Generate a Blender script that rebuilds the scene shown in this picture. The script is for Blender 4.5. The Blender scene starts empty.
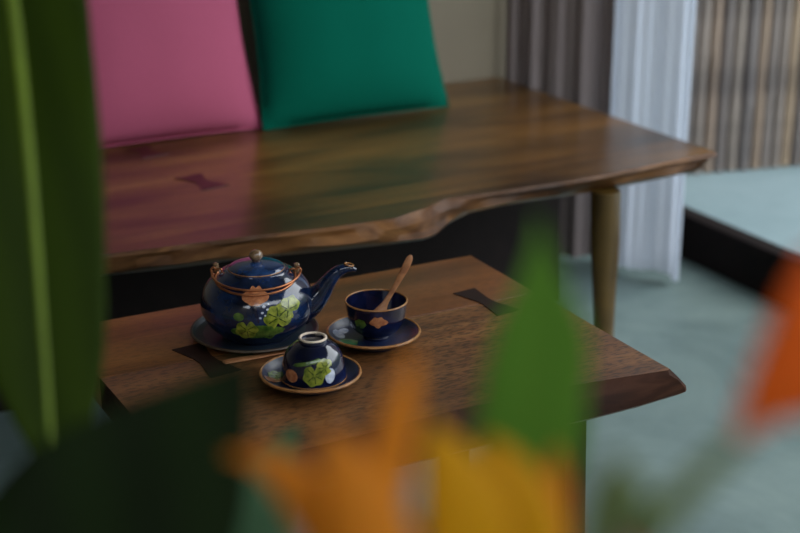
import bpy, bmesh, math, random
from mathutils import Vector, Matrix, noise
random.seed(7)
scene = bpy.context.scene
COL = scene.collection

# ---------------------------------------------------------------- camera geometry
FPX, PITCH, AZ, CAMH = 1556.0, math.radians(19.5), math.radians(28), 1.27
HEAD = Vector((math.sin(AZ), math.cos(AZ), 0)); RIGHT = Vector((math.cos(AZ), -math.sin(AZ), 0))
FWD = HEAD*math.cos(PITCH) + Vector((0, 0, -math.sin(PITCH)))
UP = HEAD*math.sin(PITCH) + Vector((0, 0, math.cos(PITCH)))
EYE = Vector((0, 0, CAMH))
def ray(x, y): return FWD + RIGHT*((x-400)/FPX) - UP*((y-266.5)/FPX)
def on_z(x, y, z):
    d = ray(x, y); return EYE + d*((z-CAMH)/d.z)
def at(x, y, t): return EYE + ray(x, y)*t

cam = bpy.data.cameras.new('camera'); cam_o = bpy.data.objects.new('camera', cam); COL.objects.link(cam_o)
cam.lens = FPX*36/800; cam.sensor_width = 36; cam.clip_start = 0.02
m = Matrix((RIGHT, UP, -FWD)).transposed().to_4x4(); m.translation = EYE
cam_o.matrix_world = m
cam.dof.use_dof = True; cam.dof.focus_distance = 2.17; cam.dof.aperture_fstop = 2.75
scene.camera = cam_o

# ---------------------------------------------------------------- helpers
def lin(c):
    return tuple((v/255/12.92 if v/255 <= .04045 else ((v/255+.055)/1.055)**2.4) for v in c) + (1,)
def tag(o, label=None, cat=None, group=None, kind=None):
    for k, v in (('label', label), ('category', cat), ('group', group), ('kind', kind)):
        if v: o[k] = v
    return o
def empty(name, loc, label, cat, rz=0, group=None):
    o = bpy.data.objects.new(name, None); COL.objects.link(o); o.location = loc; o.rotation_euler.z = rz
    o.empty_display_size = .05
    return tag(o, label, cat, group)
def link(name, bm, mat, parent=None, smooth=True, angle=40, solid=None, loc=None, rz=None):
    bmesh.ops.recalc_face_normals(bm, faces=bm.faces)
    me = bpy.data.meshes.new(name); bm.to_mesh(me); bm.free()
    for mm in (mat if isinstance(mat, (list, tuple)) else [mat]): me.materials.append(mm)
    if smooth:
        me.polygons.foreach_set('use_smooth', [True]*len(me.polygons))
        me.set_sharp_from_angle(angle=math.radians(angle))
    o = bpy.data.objects.new(name, me); COL.objects.link(o)
    if parent: o.parent = parent
    if loc is not None: o.location = loc
    if rz is not None: o.rotation_euler.z = rz
    if solid:
        s = o.modifiers.new('solid', 'SOLIDIFY'); s.thickness = solid; s.offset = 0
    return o
def box(bm, lo, hi, bevel=0):
    r = bmesh.ops.create_cube(bm, size=1)
    for v in r['verts']:
        v.co = Vector([lo[i] + (v.co[i]+.5)*(hi[i]-lo[i]) for i in range(3)])
    if bevel:
        es = list({e for v in r['verts'] for e in v.link_edges})
        bmesh.ops.bevel(bm, geom=es, offset=bevel, segments=3, affect='EDGES', profile=.5)
    return bm
def interp(x, pts):
    if x <= pts[0][0]: return pts[0][1]
    for (a, b), (c, d) in zip(pts, pts[1:]):
        if x <= c:
            t = (x-a)/(c-a); t = t*t*(3-2*t)
            return b + (d-b)*t
    return pts[-1][1]
def lininterp(x, pts):
    if x <= pts[0][0]: return pts[0][1] + (pts[1][1]-pts[0][1])/(pts[1][0]-pts[0][0])*(x-pts[0][0])
    for (a, b), (c, d) in zip(pts, pts[1:]):
        if x <= c: return b + (d-b)*(x-a)/(c-a)
    a, b = pts[-2]; c, d = pts[-1]
    return d + (d-b)/(c-a)*(x-c)
def spline(pts, n):
    """Catmull-Rom through tuples of any dimension."""
    P = [pts[0]] + list(pts) + [pts[-1]]; out = []
    k = len(pts)-1
    for i in range(n+1):
        s = i/n*k; j = min(int(s), k-1); t = s-j
        a, b, c, d = P[j], P[j+1], P[j+2], P[j+3]
        out.append(tuple(.5*(2*b[q] + (c[q]-a[q])*t + (2*a[q]-5*b[q]+4*c[q]-d[q])*t*t + (3*b[q]-a[q]-3*c[q]+d[q])*t**3) for q in range(len(b))))
    return out
def tube(bm, pts, radii, seg=14, flat=1.0, flat_dir=None, closed=False):
    """Tube along points; flat squeezes it along flat_dir."""
    pts = [Vector(p) for p in pts]; n = len(pts); rings = []; last = None
    for i, p in enumerate(pts):
        if closed: t = (pts[(i+1) % n]-pts[i-1]).normalized()
        else: t = (pts[min(i+1, n-1)]-pts[max(i-1, 0)]).normalized()
        ref = Vector(flat_dir) if flat_dir is not None else (last if last is not None else (Vector((0, 0, 1)) if abs(t.z) < .9 else Vector((1, 0, 0))))
        a = (ref - t*ref.dot(t)).normalized(); b = t.cross(a); last = a
        r = radii[i] if hasattr(radii, '__len__') else radii
        rings.append([bm.verts.new(p + a*(r*flat*math.cos(2*math.pi*k/seg)) + b*(r*math.sin(2*math.pi*k/seg))) for k in range(seg)])
    m_ = n if closed else n-1
    for i in range(m_):
        A, B = rings[i], rings[(i+1) % n]
        for k in range(seg): bm.faces.new((A[k], A[(k+1) % seg], B[(k+1) % seg], B[k]))
    if not closed:
        bm.faces.new(rings[0]); bm.faces.new(rings[-1])
    return bm
def lathe(bm, prof, seg=64):
    rings = []
    for r, z in prof:
        if r < 1e-5: rings.append([bm.verts.new((0, 0, z))])
        else: rings.append([bm.verts.new((r*math.cos(2*math.pi*k/seg), r*math.sin(2*math.pi*k/seg), z)) for k in range(seg)])
    for A, B in zip(rings, rings[1:]):
        for k in range(seg):
            a = [A[k % len(A)], A[(k+1) % len(A)]] if len(A) > 1 else [A[0]]
            b = [B[(k+1) % len(B)], B[k % len(B)]] if len(B) > 1 else [B[0]]
            if len(a)+len(b) > 2: bm.faces.new(a+b)
    return bm

# ---------------------------------------------------------------- materials
def new_mat(name):
    M = bpy.data.materials.new(name); M.use_nodes = True
    nt = M.node_tree; return M, nt, nt.nodes['Principled BSDF']
def N(nt, t, **kw):
    n = nt.nodes.new(t)
    for k, v in kw.items():
        if k in n.inputs: n.inputs[k].default_value = v
        else: setattr(n, k, v)
    return n
def ramp(nt, stops):
    r = nt.nodes.new('ShaderNodeValToRGB'); e = r.color_ramp.elements
    while len(e) < len(stops): e.new(.5)
    for el, (p, c) in zip(e, stops): el.position = p; el.color = c
    return r
def coords(nt, scale=(1, 1, 1), kind='Object'):
    tc = N(nt, 'ShaderNodeTexCoord'); mp = N(nt, 'ShaderNodeMapping'); mp.inputs['Scale'].default_value = scale
    nt.links.new(tc.outputs[kind], mp.inputs['Vector']); return mp.outputs['Vector']
def plain(name, rgb, rough=.5, var=.12, scale=20, bump=0, **kw):
    M, nt, b = new_mat(name); c = lin(rgb)
    nz = N(nt, 'ShaderNodeTexNoise', Scale=scale, Detail=4.0); nt.links.new(coords(nt), nz.inputs['Vector'])
    r = ramp(nt, [(.3, tuple(v*(1-var) for v in c[:3])+(1,)), (.7, tuple(v*(1+var) for v in c[:3])+(1,))])
    nt.links.new(nz.outputs['Fac'], r.inputs['Fac']); nt.links.new(r.outputs['Color'], b.inputs['Base Color'])
    b.inputs['Roughness'].default_value = rough
    for k, v in kw.items(): b.inputs[k].default_value = v
    if bump:
        bp = N(nt, 'ShaderNodeBump', Strength=bump, Distance=.002); nt.links.new(nz.outputs['Fac'], bp.inputs['Height']); nt.links.new(bp.outputs['Normal'], b.inputs['Normal'])
    return M
def wood(name, dark, mid, light, grain=(2.2, 30, 30), rough=.35, coat=.3, fine=True, spec=.5, pores=.5, patch=(.62, 1.12)):
    M, nt, b = new_mat(name)
    v = coords(nt, grain)
    wob = N(nt, 'ShaderNodeTexNoise', Scale=.35, Detail=2.0); nt.links.new(v, wob.inputs['Vector'])
    mix = N(nt, 'ShaderNodeVectorMath', operation='MULTIPLY_ADD'); mix.inputs[1].default_value = (2.5, 2.5, 2.5)
    nt.links.new(wob.outputs['Color'], mix.inputs[0]); nt.links.new(v, mix.inputs[2])
    nz = N(nt, 'ShaderNodeTexNoise', Scale=.55, Detail=7.0, Roughness=.62, Distortion=.6); nt.links.new(mix.outputs[0], nz.inputs['Vector'])
    r = ramp(nt, [(.3, lin(dark)), (.5, lin(mid)), (.72, lin(light))]); nt.links.new(nz.outputs['Fac'], r.inputs['Fac'])
    big = N(nt, 'ShaderNodeTexNoise', Scale=3.0, Detail=3.0); nt.links.new(coords(nt, (.7, 2, 2)), big.inputs['Vector'])
    rb = ramp(nt, [(.34, (patch[0],)*3+(1,)), (.62, (patch[1], patch[1], patch[1]*.95, 1))]); nt.links.new(big.outputs['Fac'], rb.inputs['Fac'])
    mu = N(nt, 'ShaderNodeMixRGB', blend_type='MULTIPLY'); mu.inputs[0].default_value = 1
    nt.links.new(r.outputs['Color'], mu.inputs[1]); nt.links.new(rb.outputs['Color'], mu.inputs[2])
    out = mu.outputs[0]
    if fine:
        p = N(nt, 'ShaderNodeTexNoise', Scale=1.0, Detail=2.0); nt.links.new(coords(nt, (70, 260, 260)), p.inputs['Vector'])
        pr = ramp(nt, [(.38, (1-pores,)*3+(1,)), (.52, (1.05,)*3+(1,))]); nt.links.new(p.outputs['Fac'], pr.inputs['Fac'])
        m2 = N(nt, 'ShaderNodeMixRGB', blend_type='MULTIPLY'); m2.inputs[0].default_value = 1
        nt.links.new(out, m2.inputs[1]); nt.links.new(pr.outputs['Color'], m2.inputs[2]); out = m2.outputs[0]
        bp = N(nt, 'ShaderNodeBump', Strength=.25, Distance=.0008); nt.links.new(p.outputs['Fac'], bp.inputs['Height']); nt.links.new(bp.outputs['Normal'], b.inputs['Normal'])
    nt.links.new(out, b.inputs['Base Color'])
    b.inputs['Roughness'].default_value = rough; b.inputs['Coat Weight'].default_value = coat
    b.inputs['Coat Roughness'].default_value = .18; b.inputs['Specular IOR Level'].default_value = spec
    return M
def leaf_mat(name, dark, light, freq=60, rough=.6, transl=.35):
    M, nt, b = new_mat(name); b.inputs['Specular IOR Level'].default_value = .15
    w = N(nt, 'ShaderNodeTexWave', Scale=freq/10, Distortion=2.0); w.inputs['Detail Scale'].default_value = 1
    nt.links.new(coords(nt), w.inputs['Vector'])
    r = ramp(nt, [(0, lin(dark)), (1, lin(light))]); nt.links.new(w.outputs['Fac'], r.inputs['Fac'])
    nt.links.new(r.outputs['Color'], b.inputs['Base Color']); b.inputs['Roughness'].default_value = rough
    t = N(nt, 'ShaderNodeBsdfTranslucent'); nt.links.new(r.outputs['Color'], t.inputs['Color'])
    ms = N(nt, 'ShaderNodeMixShader'); ms.inputs[0].default_value = transl
    nt.links.new(b.outputs[0], ms.inputs[1]); nt.links.new(t.outputs[0], ms.inputs[2])
    nt.links.new(ms.outputs[0], nt.nodes['Material Output'].inputs['Surface'])
    return M
def cloth_mat(name, rgb, weave=4000, rough=.95, transl=0.0, sheen=.0):
    M, nt, b = new_mat(name); c = lin(rgb)
    nz = N(nt, 'ShaderNodeTexNoise', Scale=weave/10, Detail=3.0); nt.links.new(coords(nt), nz.inputs['Vector'])
    r = ramp(nt, [(.3, tuple(v*.95 for v in c[:3])+(1,)), (.7, tuple(v*1.05 for v in c[:3])+(1,))]); nt.links.new(nz.outputs['Fac'], r.inputs['Fac'])
    nt.links.new(r.outputs['Color'], b.inputs['Base Color']); b.inputs['Roughness'].default_value = rough
    b.inputs['Specular IOR Level'].default_value = .1; b.inputs['Sheen Weight'].default_value = sheen
    bp = N(nt, 'ShaderNodeBump', Strength=.2, Distance=.001); nt.links.new(nz.outputs['Fac'], bp.inputs['Height']); nt.links.new(bp.outputs['Normal'], b.inputs['Normal'])
    if transl:
        t = N(nt, 'ShaderNodeBsdfTranslucent'); nt.links.new(r.outputs['Color'], t.inputs['Color'])
        ms = N(nt, 'ShaderNodeMixShader'); ms.inputs[0].default_value = transl
        nt.links.new(b.outputs[0], ms.inputs[1]); nt.links.new(t.outputs[0], ms.inputs[2])
        nt.links.new(ms.outputs[0], nt.nodes['Material Output'].inputs['Surface'])
    return M
def cement(name, a, b_, rough=.4):
    M, nt, b = new_mat(name)
    n1 = N(nt, 'ShaderNodeTexNoise', Scale=2.2, Detail=8.0, Roughness=.65, Distortion=.8); nt.links.new(coords(nt), n1.inputs['Vector'])
    r = ramp(nt, [(.3, lin(a)), (.7, lin(b_))]); nt.links.new(n1.outputs['Fac'], r.inputs['Fac'])
    nt.links.new(r.outputs['Color'], b.inputs['Base Color'])
    n2 = N(nt, 'ShaderNodeTexNoise', Scale=9.0, Detail=5.0); nt.links.new(coords(nt), n2.inputs['Vector'])
    rr = ramp(nt, [(.3, (rough-.08,)*3+(1,)), (.7, (rough+.12,)*3+(1,))]); nt.links.new(n2.outputs['Fac'], rr.inputs['Fac'])
    nt.links.new(rr.outputs['Color'], b.inputs['Roughness'])
    return M
def glaze(name, a, b_, scale=30, rough=.1):
    M, nt, b = new_mat(name)
    n1 = N(nt, 'ShaderNodeTexNoise', Scale=scale, Detail=6.0, Roughness=.6); nt.links.new(coords(nt), n1.inputs['Vector'])
    r = ramp(nt, [(.35, lin(a)), (.68, lin(b_))]); nt.links.new(n1.outputs['Fac'], r.inputs['Fac'])
    nt.links.new(r.outputs['Color'], b.inputs['Base Color'])
    b.inputs['Roughness'].default_value = rough; b.inputs['Coat Weight'].default_value = .6 if rough < .25 else 0; b.inputs['Coat Roughness'].default_value = .08
    n2 = N(nt, 'ShaderNodeTexNoise', Scale=160.0, Detail=2.0); nt.links.new(coords(nt), n2.inputs['Vector'])
    bp = N(nt, 'ShaderNodeBump', Strength=.3, Distance=.0008); nt.links.new(n2.outputs['Fac'], bp.inputs['Height']); nt.links.new(bp.outputs['Normal'], b.inputs['Normal'])
    return M

M_table_back = wood('wood_table_smooth', (84, 48, 20), (122, 74, 34), (144, 94, 48), grain=(2.5, 22, 22), rough=.38, coat=.15, pores=.25)
M_table_front = wood('wood_table_striated', (76, 47, 25), (112, 72, 40), (136, 94, 56), grain=(3, 40, 40), rough=.42, coat=.12, pores=.62)
M_table_edge = wood('wood_live_edge', (26, 14, 10), (58, 34, 23), (92, 58, 42), grain=(6, 20, 60), rough=.75, coat=.0, spec=.12, fine=False)
M_key = plain('dark_inlay', (36, 20, 14), .65, .25, 60, **{'Specular IOR Level': .2})
M_leg_dark = wood('wood_leg_dark', (26, 15, 10), (42, 24, 15), (56, 34, 22), grain=(30, 30, 4), rough=.6, coat=0, spec=.2, fine=False)
M_bench = wood('wood_bench', (44, 26, 10), (102, 68, 28), (136, 98, 46), grain=(1.6, 12, 12), rough=.3, coat=.35, pores=.2, patch=(.35, 1.35))
M_bench_edge = wood('wood_bench_bark', (28, 15, 7), (82, 50, 23), (136, 94, 56), grain=(8, 20, 40), rough=.5, coat=.03, spec=.2, fine=False)
M_bench_leg = wood('wood_bench_leg', (58, 40, 14), (98, 74, 28), (118, 90, 40), grain=(30, 30, 3), rough=.4, coat=.2, fine=False)
M_bench_key = plain('reddish_inlay', (62, 24, 22), .35, .2, 60)
M_floor = cement('cement_floor', (88, 107, 106), (120, 138, 134), .45)
M_terrace = cement('cement_terrace', (122, 144, 148), (144, 165, 169), .55)
M_wall = plain('plaster_wall', (140, 130, 112), .9, .04, 6, .1)
M_ceiling = plain('ceiling_paint', (120, 112, 100), .9, .04, 6)
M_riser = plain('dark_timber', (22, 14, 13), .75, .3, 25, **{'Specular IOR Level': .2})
M_navy = glaze('navy_glaze', (7, 13, 29), (26, 46, 84))
M_lid = glaze('blue_lid_glaze', (12, 28, 56), (36, 66, 112), 45)
M_ink = glaze('blue_black_glaze', (7, 9, 22), (20, 28, 66))
M_saucer = glaze('saucer_glaze', (8, 13, 30), (28, 42, 80), 40, .33)
M_plate = glaze('teapot_plate_glaze', (12, 20, 30), (28, 42, 56), 40, .5)
M_plate_rim = plain('dull_rim_glaze', (66, 52, 40), .4, .3, 90)
M_rim = plain('tan_rim_glaze', (150, 104, 60), .25, .25, 90)
M_foot = plain('bare_clay', (214, 196, 176), .6, .1, 90)
M_copper = plain('copper_wire', (176, 112, 74), .28, .15, 80, Metallic=.75)
M_knob = glaze('knob_glaze', (84, 60, 40), (150, 122, 92), 90, .15)
M_pleaf = glaze('painted_leaf_green', (76, 94, 24), (160, 166, 60), 90, .2)
M_pleaf_dark = glaze('painted_leaf_dark', (40, 72, 30), (96, 124, 48), 90, .2)
M_pvein = plain('painted_vein_dark', (34, 52, 22), .25, .2, 90)
M_ppink = glaze('painted_lotus_peach', (150, 84, 54), (200, 136, 92), 120, .2)
M_pwhite = glaze('painted_white', (150, 160, 190), (215, 220, 232), 120, .2)
M_spoon = wood('wood_spoon', (128, 78, 46), (176, 118, 78), (204, 150, 106), grain=(14, 60, 60), rough=.5, coat=.05, fine=False)
M_pink = cloth_mat('pink_cloth', (176, 88, 116))
M_green = cloth_mat('teal_cloth', (0, 96, 77))
M_gap = cloth_mat('dark_cloth', (12, 34, 34))
M_drape = cloth_mat('grey_drape', (138, 126, 125), transl=.08)
M_sheer = cloth_mat('white_sheer', (228, 236, 250), transl=.5)
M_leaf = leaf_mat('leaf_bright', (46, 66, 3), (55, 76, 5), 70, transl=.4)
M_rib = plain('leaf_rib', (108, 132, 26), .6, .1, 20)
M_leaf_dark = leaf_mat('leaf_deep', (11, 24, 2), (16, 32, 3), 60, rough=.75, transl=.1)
M_leaf_grey = leaf_mat('leaf_greyish', (70, 104, 74), (86, 120, 88), 50)
M_leaf_new = leaf_mat('leaf_young', (76, 120, 34), (88, 134, 40), 40, transl=.4)
M_orange = leaf_mat('bract_orange', (204, 124, 26), (214, 134, 32), 30, transl=.4)
M_yellow = leaf_mat('bract_yellow', (206, 150, 8), (214, 160, 14), 30, transl=.4)
M_red = leaf_mat('bract_red_orange', (206, 86, 16), (216, 96, 22), 30, transl=.4)
M_stem = plain('plant_stem', (82, 96, 52), .5, .15, 20)

# ---------------------------------------------------------------- room shell
WY, RX, TH = 3.145, 2.33, .113
def slab_box(name, lo, hi, mat, kind='structure', bevel=0):
    o = link(name, box(bmesh.new(), lo, hi, bevel), mat, smooth=False); o['kind'] = kind; return o
slab_box('floor', (-2.6, -1.6, -.1), (RX, WY+.12, 0), M_floor)
slab_box('wall_back', (-2.6, WY, 0), (RX+.05, WY+.12, 2.6), M_wall)
slab_box('shade_board_back', (-2.6, WY-.02, 0), (RX, WY-.0005, .395), M_riser)  # dark board added to give the near-black shade below the bench
slab_box('wall_front', (-2.6, -1.72, 0), (RX+.05, -1.6, 2.6), M_wall)
slab_box('ceiling', (-2.6, -.5, 2.6), (RX+.35, WY+.12, 2.7), M_ceiling)  # front part left open on purpose so sky light reaches the plants
slab_box('wall_left', (-2.72, -1.72, 0), (-2.6, WY+.12, 2.6), M_wall)
slab_box('wall_right', (RX, -1.72, 0), (RX+.12, -.9, 2.6), M_wall)
slab_box('terrace_floor', (RX+.03, -1.72, -.1), (5.2, 3.6, TH-.004), M_terrace)
slab_box('trim_1', (RX, -.9, 0), (RX+.05, WY, TH), M_riser, bevel=.004)

# ---------------------------------------------------------------- bamboo screen on the terrace
A = on_z(700, 172, TH); B = on_z(800, 163.5, TH); d = (B-A); d.z = 0; ang = math.atan2(d.y, d.x)
scr = empty('bamboo_screen', (A.x, A.y, TH), 'screen wall of upright bamboo poles at the back of the terrace', 'bamboo screen', ang)
bam_cols = [(186, 152, 122), (144, 134, 132), (112, 104, 106), (204, 168, 126), (156, 142, 134), (190, 158, 134), (104, 100, 106), (166, 152, 142)]
M_bam = []
for i, c in enumerate(bam_cols):
    c = tuple(v*.45+q*.55 for v, q in zip(c, (140, 127, 120))); M_bam.append(wood('bamboo_%d' % i, tuple(v*.72 for v in c), c, tuple(min(255, v*1.12) for v in c), grain=(40, 40, 2.5), rough=.5, coat=.05, fine=False))
x = -.2; k = 0
order = [0, 2, 1, 3, 6, 4, 5, 2, 7, 6, 0, 1, 4, 3, 2, 5, 6, 7]
while x < 2.1:
    r = random.uniform(.0135, .0185); bm = bmesh.new(); top = 2.35 + random.uniform(-.03, .03); pts = []; rr = []
    z = 0; node = random.uniform(.15, .35); 
    zs = [0]
    while node < top: zs += [node-.012, node, node+.012]; node += random.uniform(.28, .4)
    zs.append(top)
    for z in zs: pts.append((random.uniform(-.0015, .0015), 0, z)); rr.append(r)
    for j in range(1, len(zs)-1):
        if (j-1) % 3 == 1: rr[j] = r*1.07
    tube(bm, pts, rr, 12)
    link('pole', bm, M_bam[order[k % len(order)]], scr, loc=(x+r, random.uniform(-.004, .004), 0)); x += 2*r + .003; k += 1
bm = bmesh.new(); box(bm, (-.2, .028, 0), (2.1, .05, 2.3)); link('backing_board', bm, M_riser, scr, smooth=False)

# ---------------------------------------------------------------- curtains
def curtain(name, path, n, amp, waves, mat, z0, z1, label, cat, group=None, phase=0):
    bm = bmesh.new(); rows = 16; grid = []
    P = spline(path, n)
    for j in range(rows+1):
        f = j/rows; z = z0 + (z1-z0)*f; row = []
        for i, p in enumerate(P):
            p = Vector(p); t = (Vector(P[min(i+1, n)])-Vector(P[max(i-1, 0)])).normalized(); nn = Vector((-t.y, t.x))
            s = i/n
            w = amp*(.75+.25*math.sin(7*s+phase))*math.sin(2*math.pi*waves*s+phase+.5*math.sin(5*s)+.25*math.sin(2.2*f+6*s))*(1-.35*f)
            w *= min(1, .25+s*6); w += .004*math.sin(2*math.pi*waves*2.3*s+1.3)
            lift = .006*math.sin(9*s+phase) if j == 0 else 0
            row.append(bm.verts.new((p.x+nn.x*w, p.y+nn.y*w, z+lift)))
        grid.append(row)
    for a, b in zip(grid, grid[1:]):
        for i in range(n): bm.faces.new((a[i], a[i+1], b[i+1], b[i]))
    o = link(name, bm, mat, angle=180)
    return tag(o, label, cat, group)
curtain('curtain', [(1.949, 3.132), (1.995, 3.065), (2.05, 3.005), (2.145, 2.935)], 90, .02, 5, M_drape, .015, 2.599, 'grey opaque drape gathered in the corner behind the bench end', 'curtain', phase=.4)
curtain('sheer_curtain', [(2.112, 2.925), (2.135, 2.87), (2.165, 2.80), (2.20, 2.735)], 90, .013, 2.6, M_sheer, .02, 2.599, 'white sheer curtain hanging beside the grey drape', 'curtain', phase=2)

# ---------------------------------------------------------------- live edge slabs
def live_slab(bm, x0, x1, yback, top, bot, zt, zb, n=120, rough=.006, seed=0, end_round=.004, dxt=0, dxb=0, mats=(0, 1)):
    """top/bot: lists (x, y) of the front edge at zt and zb."""
    th = zt-zb; rings = []
    for i in range(n+1):
        x = x0 + (x1-x0)*i/n
        e = min(x-x0, x1-x); k = max(0, 1-e/end_round)**2*end_round if e < end_round else 0
        yt = lininterp(x, top)+k; yb = lininterp(x, bot)+k
        nz = lambda q, s=9: noise.noise(Vector((x*s, q*3.1, seed)))
        fr = [(yt, zt), (yt-.004+rough*.3*nz(1, 14), zt-.006), (yt*.62+yb*.38-.006+rough*nz(2), zt-th*.33+.003*nz(5)),
              (yt*.3+yb*.7-.007+rough*1.2*nz(3), zt-th*.64+.003*nz(6)), (yb-.002+rough*.8*nz(4), zb+.007), (yb+.006, zb)]
        q_ = max(0, 1-(x1-x)/.06); q_ = q_*q_*(3-2*q_); hh = lambda y, z: x + q_*(dxt if z > zt-th*.2 else dxt+(dxb-dxt)*min(1, (zt-z)/th*1.3))*max(0, min(1, (yback-y)/(yback-yt)))
        ring = [bm.verts.new((x, yback, zb)), bm.verts.new((x, yback, zt-.003)), bm.verts.new((x, yback-.003, zt))] + [bm.verts.new((hh(y, z), y, z)) for y, z in fr]
        rings.append(ring)
    L = len(rings[0])
    for a, b in zip(rings, rings[1:]):
        for k in range(L):
            f = bm.faces.new((a[k], a[(k+1) % L], b[(k+1) % L], b[k]))
            f.material_index = mats[1] if 3 <= k <= 6 else mats[0]
    for r in (rings[0], rings[-1]):
        f = bm.faces.new(r); f.material_index = mats[1]
    return bm

# bench ---------------------------------------------------------------------------------
BZ, BB = .45, .405
bt = [(106, 254), (180, 245), (259, 235), (330, 227), (395, 218), (425, 208), (445, 199), (470, 195), (500, 191), (560, 182), (610, 173), (660, 163), (700, 155), (716, 153)]
bb = [(106, 277), (180, 269), (238, 261), (330, 252), (395, 245), (425, 241), (437, 236), (449, 225), (470, 214), (500, 207), (560, 198), (610, 190), (660, 180), (705, 170)]
btw = [tuple(on_z(x, y, BZ)[:2]) for x, y in bt]; bbw = [tuple(on_z(x, y, BB)[:2]) for x, y in bb]
btw = [(-.4, btw[0][1]+.03), (.1, btw[0][1]+.02)] + btw; bbw = [(-.4, bbw[0][1]+.03), (.1, bbw[0][1]+.02)] + bbw
bench = empty('bench', (.75, 2.7, 0), 'low varnished wooden bench with a thick live-edge seat against the wall', 'bench')
O = Vector((.75, 2.7, 0))
sh = lambda L: [(x-O.x, y-O.y) for x, y in L]
link('seat', live_slab(bmesh.new(), -.4-O.x, 1.937-O.x, WY-.003-O.y, sh(btw), sh(bbw), BZ, BB, n=260, rough=.016, seed=3.3, dxt=.027, dxb=.018), [M_bench, M_bench_edge], bench, angle=35)
def leg_round(parent, name, top, bot, r0, r1, mat, cap=True):
    bm = bmesh.new(); a, b = Vector(top), Vector(bot)
    P = [a.lerp(b, t) for t in (0, .03, .25, .5, .75, .97, 1)]
    tube(bm, P, [r0*.98, r0, r0*.96+r1*.04, (r0+r1)/2, r0*.25+r1*.75, r1, r1*.9], 20)
    return link(name, bm, mat, parent)
for (x, y, tx, ty) in ((1.70, 2.352, 1.71, 2.347), (1.72, 3.05, 1.72, 3.05), (-.2, 2.36, -.2, 2.36), (-.2, 3.03, -.2, 3.03)):
    leg_round(bench, 'leg', (x-O.x, y-O.y, BB+.003), (tx-O.x, ty-O.y, 0), .029, .017, M_bench_leg)
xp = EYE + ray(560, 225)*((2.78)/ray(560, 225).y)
link('added_shade_panel', box(bmesh.new(), (-.15-O.x, 2.78-O.y, 0), (xp.x-O.x, 2.99-O.y, BB+.002), .004), M_riser, bench, smooth=False)['label'] = 'added dark panel standing in for the shade under the seat'  # added near-black block, paints in the shade beneath the bench
def bowtie(bm, cx, cy, z, L, W, rot, waist=.45, t=.0012):
    pts = [(-L/2, -W/2), (-L*.08, -W*waist/2), (L*.08, -W*waist/2), (L/2, -W/2), (L/2, W/2), (L*.08, W*waist/2), (-L*.08, W*waist/2), (-L/2, W/2)]
    c, s = math.cos(rot), math.sin(rot); vs = []
    for zz in (z-.008, z+t): vs.append([bm.verts.new((cx+c*a-s*b, cy+s*a+c*b, zz)) for a, b in pts])
    for q in (0, 1):
        f = bm.faces.new(vs[q])
    for k in range(8): bm.faces.new((vs[0][k], vs[0][(k+1) % 8], vs[1][(k+1) % 8], vs[1][k]))
    bmesh.ops.triangulate(bm, faces=[f for f in bm.faces if len(f.verts) > 4])
    return bm
for px_, L in (((202, 182), .10), ((146, 152), .08)):
    p = on_z(*px_, BZ)-O
    o = link('butterfly_key', bowtie(bmesh.new(), p.x, p.y, BZ, L, .06, math.radians(100)), M_bench_key, bench, smooth=False); o['label'] = 'dark reddish bowtie inlay'

# coffee table --------------------------------------------------------------------------
TZ, TB, SEAM = .42, .374, 1.911
TO = Vector((.9, 1.84, 0))
table = empty('coffee_table', TO, 'low wooden table with a live front edge carrying the tea set', 'table')
tt = [(190, 478), (370, 432), (460, 409), (575, 385), (630, 376), (669, 370)]
tb = [(200, 518), (355, 481), (437, 460), (590, 422), (640, 409), (684, 393)]
ttw = [tuple((on_z(x, y, TZ)-TO)[:2]) for x, y in tt]; tbw = [tuple((on_z(x, y, TB)-TO)[:2]) for x, y in tb]
X0, X1, YB = .553-TO.x, 1.257-TO.x, 2.113-TO.y
link('front_board', live_slab(bmesh.new(), X0, X1, SEAM-TO.y, ttw, tbw, TZ, TB, n=140, rough=.007, seed=1.7, dxb=on_z(684, 393, TB).x-1.257), [M_table_front, M_table_edge], table, angle=32)
bm = bmesh.new(); box(bm, (X0, SEAM-TO.y, TB), (X1, YB, TZ), .0004); link('rear_board', bm, M_table_back, table)
for px_, L, W in (((486, 302), .115, .042), ((206, 360), .118, .048)):
    p = on_z(*px_, TZ)-TO
    o = link('butterfly_key', bowtie(bmesh.new(), p.x, p.y, TZ, L, W, math.radians(96), .55), M_key, table, smooth=False); o['label'] = 'dark bowtie inlay'
for sx, sy in ((1, -1), (1, 1), (-1, -1), (-1, 1)):
    cx = (X0+X1)/2 + sx*.245; cy = -.02 + sy*.16
    bm = bmesh.new(); r = .019
    tube(bm, [(cx+sx*.0, cy, TB+.003), (cx+sx*.006, cy+sy*.004, .2), (cx+sx*.014, cy+sy*.01, 0)], [r*1.414, r*1.3, r*1.1], 4, flat_dir=(1, 1, 0))
    link('leg', bm, M_leg_dark, table, smooth=False)

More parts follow.
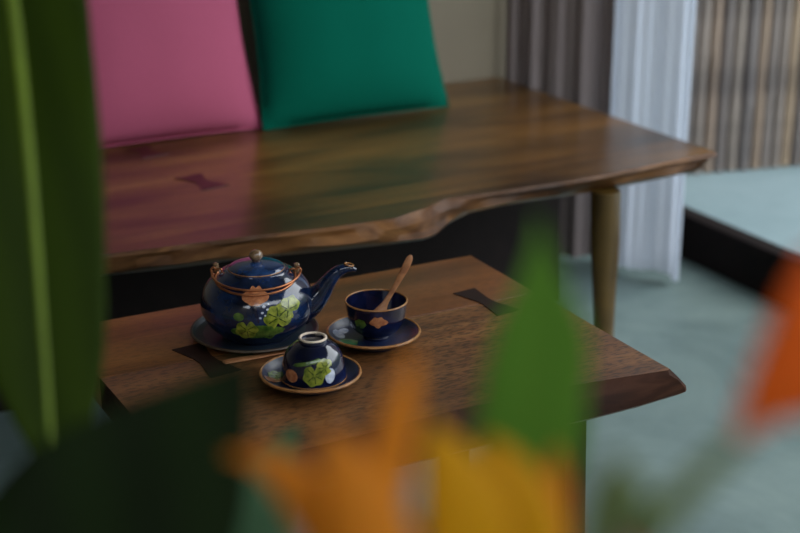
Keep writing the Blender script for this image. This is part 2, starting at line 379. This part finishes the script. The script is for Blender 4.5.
# ---------------------------------------------------------------- cushions
def cushion(name, S, T, mat, lo, lean, rz, label, roll=0):
    n = 36; bm = bmesh.new(); grids = []
    for sgn in (1, -1):
        g = []
        for i in range(n+1):
            row = []
            for j in range(n+1):
                u, v = 2*i/n-1, 2*j/n-1
                pin = 1-.075*(1-u*u)*abs(v)**3*0 
                x = u*(1-.07*(1-v*v)**1.0*abs(u)**2)*S/2; z = v*(1-(.055 if v > 0 else .018)*(1-u*u)*abs(v)**2)*S/2
                h = T/2*((max(0, 1-abs(u)**2.4))**.55)*((max(0, 1-abs(v)**2.4))**.55)
                h += .0035*noise.noise(Vector((u*2.2, v*2.2, S*9+sgn)))*(1-u*u)*(1-v*v)
                y = sgn*h
                row.append(bm.verts.new((x, y, z+S/2)))
            g.append(row)
        grids.append(g)
        for i in range(n):
            for j in range(n): bm.faces.new((g[i][j], g[i+1][j], g[i+1][j+1], g[i][j+1]))
    bmesh.ops.remove_doubles(bm, verts=bm.verts, dist=1e-5)
    R = Matrix.Rotation(rz, 4, 'Z') @ Matrix.Rotation(-lean, 4, 'X') @ Matrix.Rotation(roll, 4, 'Y')
    bmesh.ops.transform(bm, matrix=R, verts=bm.verts)
    # rest on the seat
    mz = min(v.co.z for v in bm.verts)
    bmesh.ops.translate(bm, vec=(0, 0, -mz), verts=bm.verts)
    o = link(name, bm, mat, angle=70, loc=lo); tag(o, label, 'cushion', 'square cushions leaning on the wall'); 
    P = []
    for k in range(n): P.append((2*k/n-1, -1))
    for k in range(n): P.append((1, 2*k/n-1))
    for k in range(n): P.append((1-2*k/n, 1))
    for k in range(n): P.append((-1, 1-2*k/n))
    pts = []
    for u, v in P:
        p = Vector((u*(1-.07*(1-v*v)*abs(u)**2)*S/2, 0, v*(1-(.055 if v > 0 else .018)*(1-u*u)*abs(v)**2)*S/2+S/2)); p = R @ p; p.z -= mz; pts.append(p)
    bm = bmesh.new(); tube(bm, pts, .0028, 6, closed=True); link('piping', bm, mat, o)
    return o
cushion('cushion', .455, .15, M_pink, (1.01, 2.945, BZ+.003), math.radians(17), math.radians(1), 'pink square cushion leaning on the wall left of the teal one')
cushion('cushion', .445, .15, M_green, (1.457, 2.93, BZ+.003), math.radians(18), math.radians(0), 'teal green square cushion leaning on the wall beside the pink one')

# ---------------------------------------------------------------- tea set
RZ = -AZ        # things face the viewer's side of the table
def prof_r(prof, z):
    best = None
    for (r0, z0), (r1, z1) in zip(prof, prof[1:]):
        if min(z0, z1) <= z <= max(z0, z1) and abs(z1-z0) > 1e-9:
            r = r0 + (r1-r0)*(z-z0)/(z1-z0); best = r if best is None else max(best, r)
    return best if best is not None else prof[-1][0]
def motif(parent, name, prof, cu, cz, outline, mat, off=.0007, rot=0, label=None):
    """A patch painted on the round surface: outline = (angle deg, radius) pairs round (cu, cz)."""
    bm = bmesh.new(); n = 48; rings = []
    O2 = sorted(outline); O2 = [(O2[-1][0]-360, O2[-1][1])] + O2 + [(O2[0][0]+360, O2[0][1])]
    for q in (0, .25, .5, .75, 1):
        ring = []
        for k in range(1 if q == 0 else n):
            a = 360*k/n; rr = interp(a, O2)*q
            u = cu + rr*math.cos(math.radians(a+rot)); z = cz + rr*math.sin(math.radians(a+rot))
            R = prof_r(prof, z) + off; u = max(-R*.97, min(R*.97, u))
            ring.append(bm.verts.new((u, -math.sqrt(max(R*R-u*u, 1e-9)), z)))
        rings.append(ring)
    for A_, B_ in zip(rings, rings[1:]):
        for k in range(n):
            if len(A_) == 1: bm.faces.new((A_[0], B_[k], B_[(k+1) % n]))
            else: bm.faces.new((A_[k], A_[(k+1) % n], B_[(k+1) % n], B_[k]))
    o = link(name, bm, mat, parent, angle=180)
    if label: o['label'] = label
    return o
lotus_leaf = [(0, 1.08), (25, .95), (50, 1.04), (80, .86), (105, .98), (135, .84), (160, 1.02), (195, .88), (225, .95), (250, .4), (275, .85), (305, 1.0), (335, .92)]
scal = lambda o, s, sx=1: [(a, r*s) for a, r in o]
def ell(a, b, n=16): return [(360*k/n, a*b/math.hypot(b*math.cos(2*math.pi*k/n), a*math.sin(2*math.pi*k/n))) for k in range(n)]
def dish(name, loc, R, h, mat, label, group, foot=.55, rim=None):
    root = empty(name, loc, label, 'saucer' if name == 'saucer' else 'plate', RZ, group)
    prof = [(0, .004), (R*foot-.004, .004), (R*foot-.003, 0), (R*foot, 0), (R*foot+.002, .005), (R*.8, .009), (R*.95, h-.003), (R, h),
            (R-.001, h+.001), (R-.0035, h+.0005), (R*.9, h-.005), (R*.72, .010), (R*.5, .0082), (0, .008)]
    link('dish', lathe(bmesh.new(), prof, 72), mat, root, angle=50)
    bm = bmesh.new(); tube(bm, [((R-.001)*math.cos(2*math.pi*k/72), (R-.001)*math.sin(2*math.pi*k/72), h) for k in range(72)], .0021, 8, closed=True)
    o = link('rim', bm, rim or M_rim, root)
    if not rim: o['label'] = 'tan glazed rim line'
    return root, prof
def veined(parent, prof, cu, cz, size, mat, rot=0, off=.0007, out=None):
    o = motif(parent, 'painted_leaf', prof, cu, cz, scal(lotus_leaf, size), mat, off, rot)
    for a in (20, 75, 130, 190, 300):
        t = math.radians(a+rot)
        motif(o, 'painted_vein', prof, cu+.42*size*math.cos(t), cz+.42*size*math.sin(t), ell(size*.34, .0004), M_pvein, off+.0003, a+rot)
    return o
def flat_motif(parent, name, prof_top, cx, cy, outline, mat, rot=0):
    bm = bmesh.new(); n = 40; rings = []
    O2 = sorted(outline); O2 = [(O2[-1][0]-360, O2[-1][1])] + O2 + [(O2[0][0]+360, O2[0][1])]
    for q in (0, .25, .5, .75, 1):
        ring = []
        for k in range(1 if q == 0 else n):
            a = 360*k/n; rr = interp(a, O2)*q
            x = cx+rr*math.cos(math.radians(a+rot)); y = cy+rr*math.sin(math.radians(a+rot))
            ring.append(bm.verts.new((x, y, lininterp(math.hypot(x, y), prof_top)+.0006)))
        rings.append(ring)
    for A_, B_ in zip(rings, rings[1:]):
        for k in range(n):
            if len(A_) == 1: bm.faces.new((A_[0], B_[k], B_[(k+1) % n]))
            else: bm.faces.new((A_[k], A_[(k+1) % n], B_[(k+1) % n], B_[k]))
    return link(name, bm, mat, parent, angle=180)
def top_of(R, h): return [(0, .008), (R*.5, .0082), (R*.72, .010), (R*.9, h-.005), (R-.0035, h+.0005)]

# plate and teapot
PC = on_z(254, 331, TZ+.012) + HEAD*.010; PC.z = TZ
PR = .092
plate, _ = dish('plate', PC, PR, .013, M_plate, 'dark blue round plate under the teapot', None, .6, M_plate_rim)
POT = PC + Vector((0, 0, .0092)) + RIGHT*.0065 - HEAD*.012
pot = empty('teapot', POT, 'blue glazed round teapot painted with lotus leaves standing on a plate', 'teapot', RZ)
bp = [(0, .002), (.044, .002), (.045, 0), (.049, 0), (.050, .003), (.060, .010), (.072, .022), (.0795, .037), (.0812, .048), (.080, .060), (.075, .073), (.066, .085), (.055, .0935), (.0465, .098), (.0445, .0995)]
bp_s = []
for q in spline(bp[4:], 40): bp_s.append(q)
link('body', lathe(bmesh.new(), bp[:4] + bp_s + [(.043, .099), (.042, .096), (.0, .096)], 96), M_navy, pot, angle=45)
bm = bmesh.new(); tube(bm, [(.0425*math.cos(2*math.pi*k/64), .0425*math.sin(2*math.pi*k/64), .0992) for k in range(64)], .0009, 8, closed=True)
link('mouth_rim', bm, M_navy, pot)
lid = link('lid', lathe(bmesh.new(), spline([(0, .098), (.0395, .0995), (.0402, .1005), (.0398, .1025), (.035, .1055), (.025, .1085), (.012, .1105), (0, .111)], 40), 80), M_lid, pot, angle=60)
bm = bmesh.new(); tube(bm, [(.0396*math.cos(2*math.pi*k/64), .0396*math.sin(2*math.pi*k/64), .1012) for k in range(64)], .0011, 8, closed=True)
link('lid_rim', bm, M_rim, lid)
kp = spline([(.007, .109), (.0056, .1105), (.006, .1118), (.0088, .1155), (.0098, .1195), (.0078, .1245), (.004, .1268), (0, .1274)], 30)
o = link('knob', lathe(bmesh.new(), kp, 32), M_knob, lid, angle=80); o['label'] = 'mottled brown knob'
# spout
sp = spline([(.060, 0, .040, .027), (.077, 0, .049, .0205), (.090, 0, .062, .0155), (.101, 0, .078, .0117), (.111, 0, .0905, .0094), (.121, 0, .0975, .0078), (.131, 0, .0995, .0058), (.142, 0, .097, .0026)], 40)
bm = bmesh.new(); tube(bm, [q[:3] for q in sp], [q[3] for q in sp], 28)
o = link('spout', bm, M_navy, pot, angle=70)
bm = bmesh.new(); lip = Vector((.132, 0, .1035))
tube(bm, [lip+Vector((.0062*math.cos(a), .0055*math.sin(a), -.0015*math.cos(a)+.0018)) for a in [2*math.pi*k/24 for k in range(24)]], .0012, 8, closed=True)
link('spout_lip', bm, M_rim, pot)
# lugs with wire loops
for s in (-1, 1):
    bm = bmesh.new(); bx = s*.0565
    tube(bm, [(bx-s*.004, 0, .088), (bx, 0, .097), (bx+s*.001, 0, .104), (bx+s*.001, 0, .1065), (bx+s*.001, 0, .108)], [.0055, .0046, .0042, .0044, .002], 14)
    lug = link('lug', bm, M_knob, pot); lug['label'] = 'brown lug holding the wire handle'
    bm = bmesh.new()
    P = spline([(bx-s*.004, -.006, .088), (bx+s*.004, -.007, .093), (bx+s*.0075, -.006, .099), (bx+s*.004, -.005, .103), (bx, -.006, .1005), (bx-s*.006, -.008, .102), (bx-s*.0085, -.008, .098), (bx-s*.004, -.009, .092)], 40)
    tube(bm, P, .0013, 8); o = link('wire_loop', bm, M_copper, lug); o['label'] = 'twisted copper wire loop'
# bail handle folded forward on the shoulder
bm = bmesh.new()
for dz, k_ in ((0, 1.0), (-.0055, 1.0)):
    P = []
    for i in range(41):
        a = math.pi*(1+i/40); r = .0625 + .0015*math.sin(math.pi*i/40)
        zz = .0955 - .0055*math.sin(math.pi*i/40) + dz*math.sin(math.pi*i/40)
        R = max(prof_r(bp_s, zz)+.0022, r if dz == 0 else 0)
        P.append((R*math.cos(a), R*math.sin(a)-.001, zz))
    tube(bm, P, .0017, 10)
o = link('handle', bm, M_copper, pot); o['label'] = 'double copper wire handle folded down'
# painted lotus
veined(pot, bp_s, .035, .053, .0195, M_pleaf, 20)
veined(pot, bp_s, .049, .062, .0155, M_pleaf, 70, .0009)
motif(pot, 'painted_leaf', bp_s, .006, .033, ell(.038, .011), M_pleaf_dark, off=.0006)
veined(pot, bp_s, -.008, .037, .016, M_pleaf, 200, .0010)
motif(pot, 'painted_leaf', bp_s, .021, .031, scal(lotus_leaf, .012), M_pleaf_dark, off=.0011, rot=120)
motif(pot, 'painted_seed_pod', bp_s, -.019, .056, ell(.0075, .0058), M_pleaf_dark, off=.0008)
motif(pot, 'painted_flower', bp_s, .004, .0815, [(0, .019), (40, .012), (70, .013), (90, .010), (110, .013), (140, .012), (180, .019), (220, .012), (270, .010), (320, .012)], M_ppink, off=.0008)
motif(pot, 'painted_stalk', bp_s, .006, .060, ell(.0022, .013), M_ink, off=.0008, rot=14)
for u_, z_, r_ in ((.016, .070, .0024), (.021, .066, .0018), (.014, .062, .002), (.018, .058, .0014), (.011, .055, .0018), (.022, .073, .0015)):
    motif(pot, 'painted_dot', bp_s, u_, z_, ell(r_, r_*.8), M_pwhite, off=.0008)

# saucers and cups
SR, SH = .067, .019
def cup_profile(up=True):
    out = spline([(.0185, 0), (.0195, .004), (.0185, .0055), (.026, .009), (.036, .019), (.0415, .034), (.0438, .050), (.0445, .056)], 30)
    inn = spline([(.0432, .0565), (.042, .049), (.039, .033), (.033, .019), (.022, .0105), (0, .0085)], 24)
    return [(0, .0035), (.015, .0035), (.016, 0)] + out + inn, out
def saucer_pt(cx, cy):
    p = on_z(cx, cy, TZ+SH); p.z = TZ; return p
S1 = saucer_pt(373.5, 330.5)
s1, _ = dish('saucer', S1, SR, SH, M_saucer, 'blue saucer under the upright teacup holding a spoon', 'saucers')
top = top_of(SR, SH)
flat_motif(s1, 'painted_leaf', top, -.036, -.022, scal(lotus_leaf, .015), M_pleaf_dark, 30)
flat_motif(s1, 'painted_petal', top, -.050, .004, ell(.008, .014), M_pwhite, 20)
flat_motif(s1, 'painted_petal', top, -.044, .018, ell(.006, .011), M_pwhite, -30)
C1 = S1 + Vector((0, 0, .0083)) + RIGHT*.004 + HEAD*.002
cup = empty('teacup', C1, 'dark blue teacup standing upright with a wooden spoon in it', 'teacup', RZ, 'teacups')
prof, outp = cup_profile()
link('bowl', lathe(bmesh.new(), prof, 72), M_ink, cup, angle=50)
def cup_rim(parent, z, R):
    bm = bmesh.new(); tube(bm, [(R*math.cos(2*math.pi*k/72), R*math.sin(2*math.pi*k/72), z) for k in range(72)], .0014, 8, closed=True)
    o = link('rim', bm, M_rim, parent); o['label'] = 'tan glazed rim line'
cup_rim(cup, .0563, .0439)
motif(cup, 'painted_flower', outp, .003, .038, [(0, .0145), (35, .010), (60, .0105), (90, .008), (120, .0105), (145, .010), (180, .012), (225, .007), (270, .009), (315, .007)], M_ppink, off=.0007)
motif(cup, 'painted_leaf', outp, -.022, .034, scal(lotus_leaf, .008), M_pleaf_dark, off=.0007)

S2 = saucer_pt(310.5, 371.5)
s2, _ = dish('saucer', S2, SR+.001, SH, M_saucer, 'blue saucer under the upside-down teacup', 'saucers')
flat_motif(s2, 'painted_leaf', top, -.046, .006, scal(lotus_leaf, .013), M_pleaf_dark, 60)
flat_motif(s2, 'painted_petal', top, -.050, -.010, ell(.013, .008), M_ppink, 20)
C2 = S2 + Vector((0, 0, .0108)) + RIGHT*.004 + HEAD*.001
c2 = empty('teacup', C2, 'dark blue teacup turned upside down showing its pale foot ring', 'teacup', RZ, 'teacups')
flip = [(r, .0573-z) for r, z in prof]; outf = [(r, .0573-z) for r, z in outp]
link('bowl', lathe(bmesh.new(), flip, 72), M_ink, c2, angle=50)
cup_rim(c2, .0012, .0435)
bm = bmesh.new(); tube(bm, [(.0172*math.cos(2*math.pi*k/48), .0172*math.sin(2*math.pi*k/48), .0568) for k in range(48)], .0019, 8, closed=True)
o = link('foot_ring', bm, M_foot, c2); o['label'] = 'pale unglazed foot ring'
veined(c2, outf, .004, .020, .0155, M_pleaf, 200, .0008)
veined(c2, outf, .017, .029, .011, M_pleaf, 100, .0011)
motif(c2, 'painted_stalk', outf, -.006, .035, ell(.020, .0022), M_pleaf_dark, rot=14, off=.0008)
motif(c2, 'painted_flower', outf, -.027, .016, ell(.008, .0085), M_ppink, off=.0008)
motif(c2, 'painted_petal', outf, .024, .017, ell(.006, .010), M_pwhite, off=.0008)

# wooden spoons
def spoon(name, P, label, fd):
    pts = spline(P, 36); bm = bmesh.new()
    tube(bm, [q[:3] for q in pts], [q[3] for q in pts], 16, flat=.32, flat_dir=fd)
    return tag(link(name, bm, M_spoon, angle=70), label, 'spoon', 'small wooden spoons')
d0 = (C1-EYE).dot(FWD)
b0 = C1 + Vector((0, 0, .012)) - RIGHT*.002
def cpt(u, v, w): return tuple(C1 + RIGHT*u + HEAD*v + Vector((0, 0, w)))
spoon('wooden_spoon', [cpt(-.012, -.006, .0125)+(.004,), cpt(-.004, -.004, .018)+(.011,), cpt(.004, .000, .034)+(.0105,), cpt(.013, .006, .050)+(.0045,), cpt(.027, .012, .073)+(.0038,), cpt(.041, .017, .098)+(.0052,), cpt(.0475, .020, .112)+(.0048,), cpt(.050, .021, .117)+(.0015,)],
      'carved wooden spoon standing in the upright teacup', (HEAD*.9-UP*.4-RIGHT*.1))
h0 = on_z(223, 361.5, TZ+.004); h1 = on_z(286, 350.5, TZ+.004); dv = (h1-h0)
def hp(t, z=.0): p = h0+dv*t; return (p.x, p.y, TZ+z)
spoon('wooden_spoon', [hp(0, .0022)+(.0018,), hp(.05, .0026)+(.0068,), hp(.3, .0026)+(.0074,), hp(.7, .0024)+(.0058,), hp(.95, .0025)+(.005,), hp(1.15, .0033)+(.0075,), hp(1.3, .004)+(.0095,), hp(1.45, .0035)+(.007,), hp(1.52, .0025)+(.002,)],
      'wooden spoon lying on the table in front of the teapot', (0, 0, 1))

# ---------------------------------------------------------------- foreground plants
def leaf(name, spine, mat, parent, org, rib=None, fold=.25, ribr=.004, n=40):
    """spine: (px, py, depth, left half width px, right half width px)."""
    S = spline(spine, n); bm = bmesh.new(); rows = []; ribp = []
    m_ = 7
    for i, (x, y, t, wl, wr) in enumerate(S):
        p = at(x, y, t); q = at(*S[min(i+1, n)][:3]); o_ = at(*S[max(i-1, 0)][:3])
        tan = (q-o_).normalized(); side = tan.cross(FWD).normalized()
        if side.dot(RIGHT) < 0: side = -side
        row = []
        for k in range(-m_, m_+1):
            f = k/m_; w = (wl if f < 0 else wr)*t/FPX; w = max(w, .0003)
            off = side*(w*f) - FWD*(fold*w*(abs(f)-.45*f*f)) - FWD*(.0012*math.sin(i*2.1)*abs(f))
            row.append(bm.verts.new(p+off-org))
        rows.append(row); ribp.append(p+FWD*.001-org)
    for a, b in zip(rows, rows[1:]):
        for k in range(2*m_): bm.faces.new((a[k], a[k+1], b[k+1], b[k]))
    o = link(name, bm, mat, parent, angle=180, solid=.0008)
    if rib:
        bm = bmesh.new(); tube(bm, ribp, [ribr*(1-.75*i/n)+.0004 for i in range(n+1)], 10); link('midrib', bm, rib, o)
    return o
def stalk(name, pts, radii, mat, parent, org, n=30, seg=12):
    S = spline([tuple(p)+(r,) for p, r in zip(pts, radii)], n); bm = bmesh.new()
    tube(bm, [Vector(q[:3])-org for q in S], [q[3] for q in S], seg); return link(name, bm, mat, parent, angle=80)
def bract(name, P, mat, parent, org):
    """P: (px, py, depth, half width px) from base to tip: a folded boat-shaped bract."""
    S = spline(P, 28); bm = bmesh.new()
    tube(bm, [at(*q[:3])-org for q in S], [max(q[3], .4)*q[2]/FPX for q in S], 16, flat=.45, flat_dir=FWD)
    return link(name, bm, mat, parent, angle=80)

def ground(x, y, t):
    p = at(x, y, t); p.z = 0; return p
# leafy plant at the left
g0 = ground(40, 560, 1.05)
pl = empty('heliconia_plant', g0, 'leafy plant with a broad hanging leaf at the left edge', 'plant', 0, 'plants in front of the table')
leaf('leaf', [(-8, -160, 1.25, 95, 78), (8, -40, 1.22, 108, 76), (20, 60, 1.2, 112, 75), (30, 160, 1.18, 108, 74), (38, 260, 1.17, 92, 69), (44, 340, 1.16, 66, 63), (49, 410, 1.15, 38, 48), (53, 465, 1.14, 14, 20), (54, 500, 1.13, 1, 1)], M_leaf, pl, g0, M_rib, .15, .0055)
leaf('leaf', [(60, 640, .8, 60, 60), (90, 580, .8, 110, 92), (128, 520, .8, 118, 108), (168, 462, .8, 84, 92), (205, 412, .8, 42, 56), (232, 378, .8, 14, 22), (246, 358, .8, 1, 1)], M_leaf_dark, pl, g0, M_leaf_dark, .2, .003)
leaf('leaf', [(225, 640, 1.1, 30, 40), (240, 570, 1.1, 40, 46), (256, 510, 1.1, 38, 38), (272, 470, 1.1, 26, 24), (288, 440, 1.1, 10, 12), (300, 425, 1.1, 1, 1)], M_leaf_grey, pl, g0, M_leaf_grey, .2, .002)
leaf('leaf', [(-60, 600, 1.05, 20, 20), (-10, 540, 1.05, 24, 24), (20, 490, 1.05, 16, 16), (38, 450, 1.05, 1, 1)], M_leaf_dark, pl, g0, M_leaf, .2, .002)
a = at(-8, -160, 1.25)
stalk('stem', [g0, g0+Vector((-.03, .02, .45)), g0+Vector((-.09, .07, 1.0)), a+Vector((-.06, .0, .12)), a+Vector((-.01, 0, .04)), a], [.014, .012, .009, .006, .005, .004], M_stem, pl, g0)
for (x, y, t) in ((60, 640, .8), (225, 640, 1.1), (-60, 600, 1.05)):
    e = at(x, y, t); stalk('leaf_stalk', [g0+Vector((0, 0, .002)), g0.lerp(e, .5)+Vector((0, 0, .03)), e], [.008, .006, .003], M_stem, pl, g0)

# flowering plant in the middle
g1 = ground(420, 640, .74)
fl = empty('heliconia_plant', g1, 'plant with orange and yellow flowers and a pointed green leaf at bottom middle', 'plant', 0, 'plants in front of the table')
D0 = .62
for P, mt in (
    ([(372, 600, D0, 22), (378, 520, D0, 24), (390, 455, D0, 22), (402, 405, D0, 17), (410, 370, D0, 9), (412, 345, D0, 1)], M_orange),
    ([(350, 610, D0+.02, 26), (335, 540, D0+.02, 30), (305, 495, D0+.02, 26), (275, 468, D0+.02, 17), (250, 458, D0+.02, 9), (225, 455, D0+.02, 1)], M_orange),
    ([(390, 610, D0-.01, 40), (372, 545, D0-.01, 44), (352, 490, D0-.01, 34), (338, 450, D0-.01, 18), (326, 425, D0-.01, 1)], M_orange),
    ([(470, 610, D0+.01, 40), (468, 540, D0+.01, 46), (458, 490, D0+.01, 38), (442, 450, D0+.01, 22), (430, 420, D0+.01, 1)], M_yellow),
    ([(520, 610, D0+.03, 36), (522, 550, D0+.03, 42), (515, 500, D0+.03, 36), (500, 462, D0+.03, 22), (488, 435, D0+.03, 1)], M_yellow),
    ([(545, 610, D0+.04, 22), (550, 550, D0+.04, 22), (554, 505, D0+.04, 16), (556, 470, D0+.04, 9), (556, 445, D0+.04, 1)], M_orange)):
    bract('bract', P, mt, fl, g1)
leaf('leaf', [(512, 560, D0+.05, 14, 14), (520, 500, D0+.05, 34, 38), (526, 450, D0+.05, 52, 54), (531, 390, D0+.05, 50, 54), (536, 330, D0+.05, 40, 50), (539, 280, D0+.05, 20, 24), (539, 245, D0+.05, 8, 8), (538, 215, D0+.05, 1, 1)], M_leaf_new, fl, g1, M_leaf_new, .35, .002)
b = at(450, 620, D0)
stalk('stem', [g1, g1+Vector((.0, .0, .3)), b+Vector((0, 0, -.1)), b], [.012, .011, .010, .012], M_stem, fl, g1)
for x, y, t in ((372, 600, D0), (470, 610, D0+.01), (520, 610, D0+.03), (560, 610, D0+.04), (350, 610, D0+.02), (390, 610, D0-.01), (512, 560, D0+.05)):
    e = at(x, y, t); stalk('flower_stalk', [b+Vector((0, 0, -.05)), b.lerp(e, .5)+Vector((0, 0, -.02)), e], [.008, .008, .008], M_stem, fl, g1, 12)

# red-orange flower at the right
g2 = ground(560, 640, .64)
rf = empty('heliconia_plant', g2, 'orange flower leaning in from the right edge on a thin green stem', 'plant', 0, 'plants in front of the table')
D1 = .56
bract('bract', [(738, 440, D1, 6), (757, 408, D1, 18), (778, 372, D1, 27), (798, 335, D1, 31), (808, 300, D1, 27), (810, 270, D1, 14), (806, 250, D1, 1)], M_red, rf, g2)
bract('bract', [(745, 430, D1, 6), (775, 405, D1, 18), (815, 385, D1, 26), (860, 350, D1, 20), (900, 310, D1, 1)], M_red, rf, g2)
o = bract('bract', [(640, 560, D1+.02, 8), (632, 540, D1+.02, 11), (626, 522, D1+.02, 8), (622, 506, D1+.02, 1)], M_red, rf, g2)
stalk('stem', [g2, g2+Vector((0, 0, .3)), at(590, 610, D1), at(648, 535, D1), at(690, 486, D1), at(722, 456, D1), at(740, 438, D1)], [.009, .008, .007, .0062, .0052, .0042, .0035], M_stem, rf, g2)
e = at(640, 560, D1+.02); stalk('flower_stalk', [at(590, 612, D1), at(618, 590, D1+.01), e], [.004, .004, .004], M_stem, rf, g2, 12)

# ---------------------------------------------------------------- light
W = bpy.data.worlds.new('world'); scene.world = W; W.use_nodes = True
bg = W.node_tree.nodes['Background']; bg.inputs['Strength'].default_value = 1.0
wnt = W.node_tree; wtc = N(wnt, 'ShaderNodeTexCoord'); wsp = N(wnt, 'ShaderNodeSeparateXYZ'); wnt.links.new(wtc.outputs['Generated'], wsp.inputs[0])
wr = ramp(wnt, [(0, (.05, .06, .05, 1)), (.12, (.10, .13, .11, 1)), (.26, (.93, .99, 1.05, 1)), (1, (.93, .99, 1.05, 1))])   # unseen dark tree line added to cut low light, then overcast sky
wnt.links.new(wsp.outputs['Z'], wr.inputs['Fac']); wnt.links.new(wr.outputs['Color'], bg.inputs['Color'])
scene.view_settings.view_transform = 'Standard'; scene.view_settings.look = 'None'; scene.view_settings.gamma = 1
scene.view_settings.use_curve_mapping = False
scene.view_settings.exposure = 2.12
scene.cycles.max_bounces = 8; scene.cycles.use_denoising = True
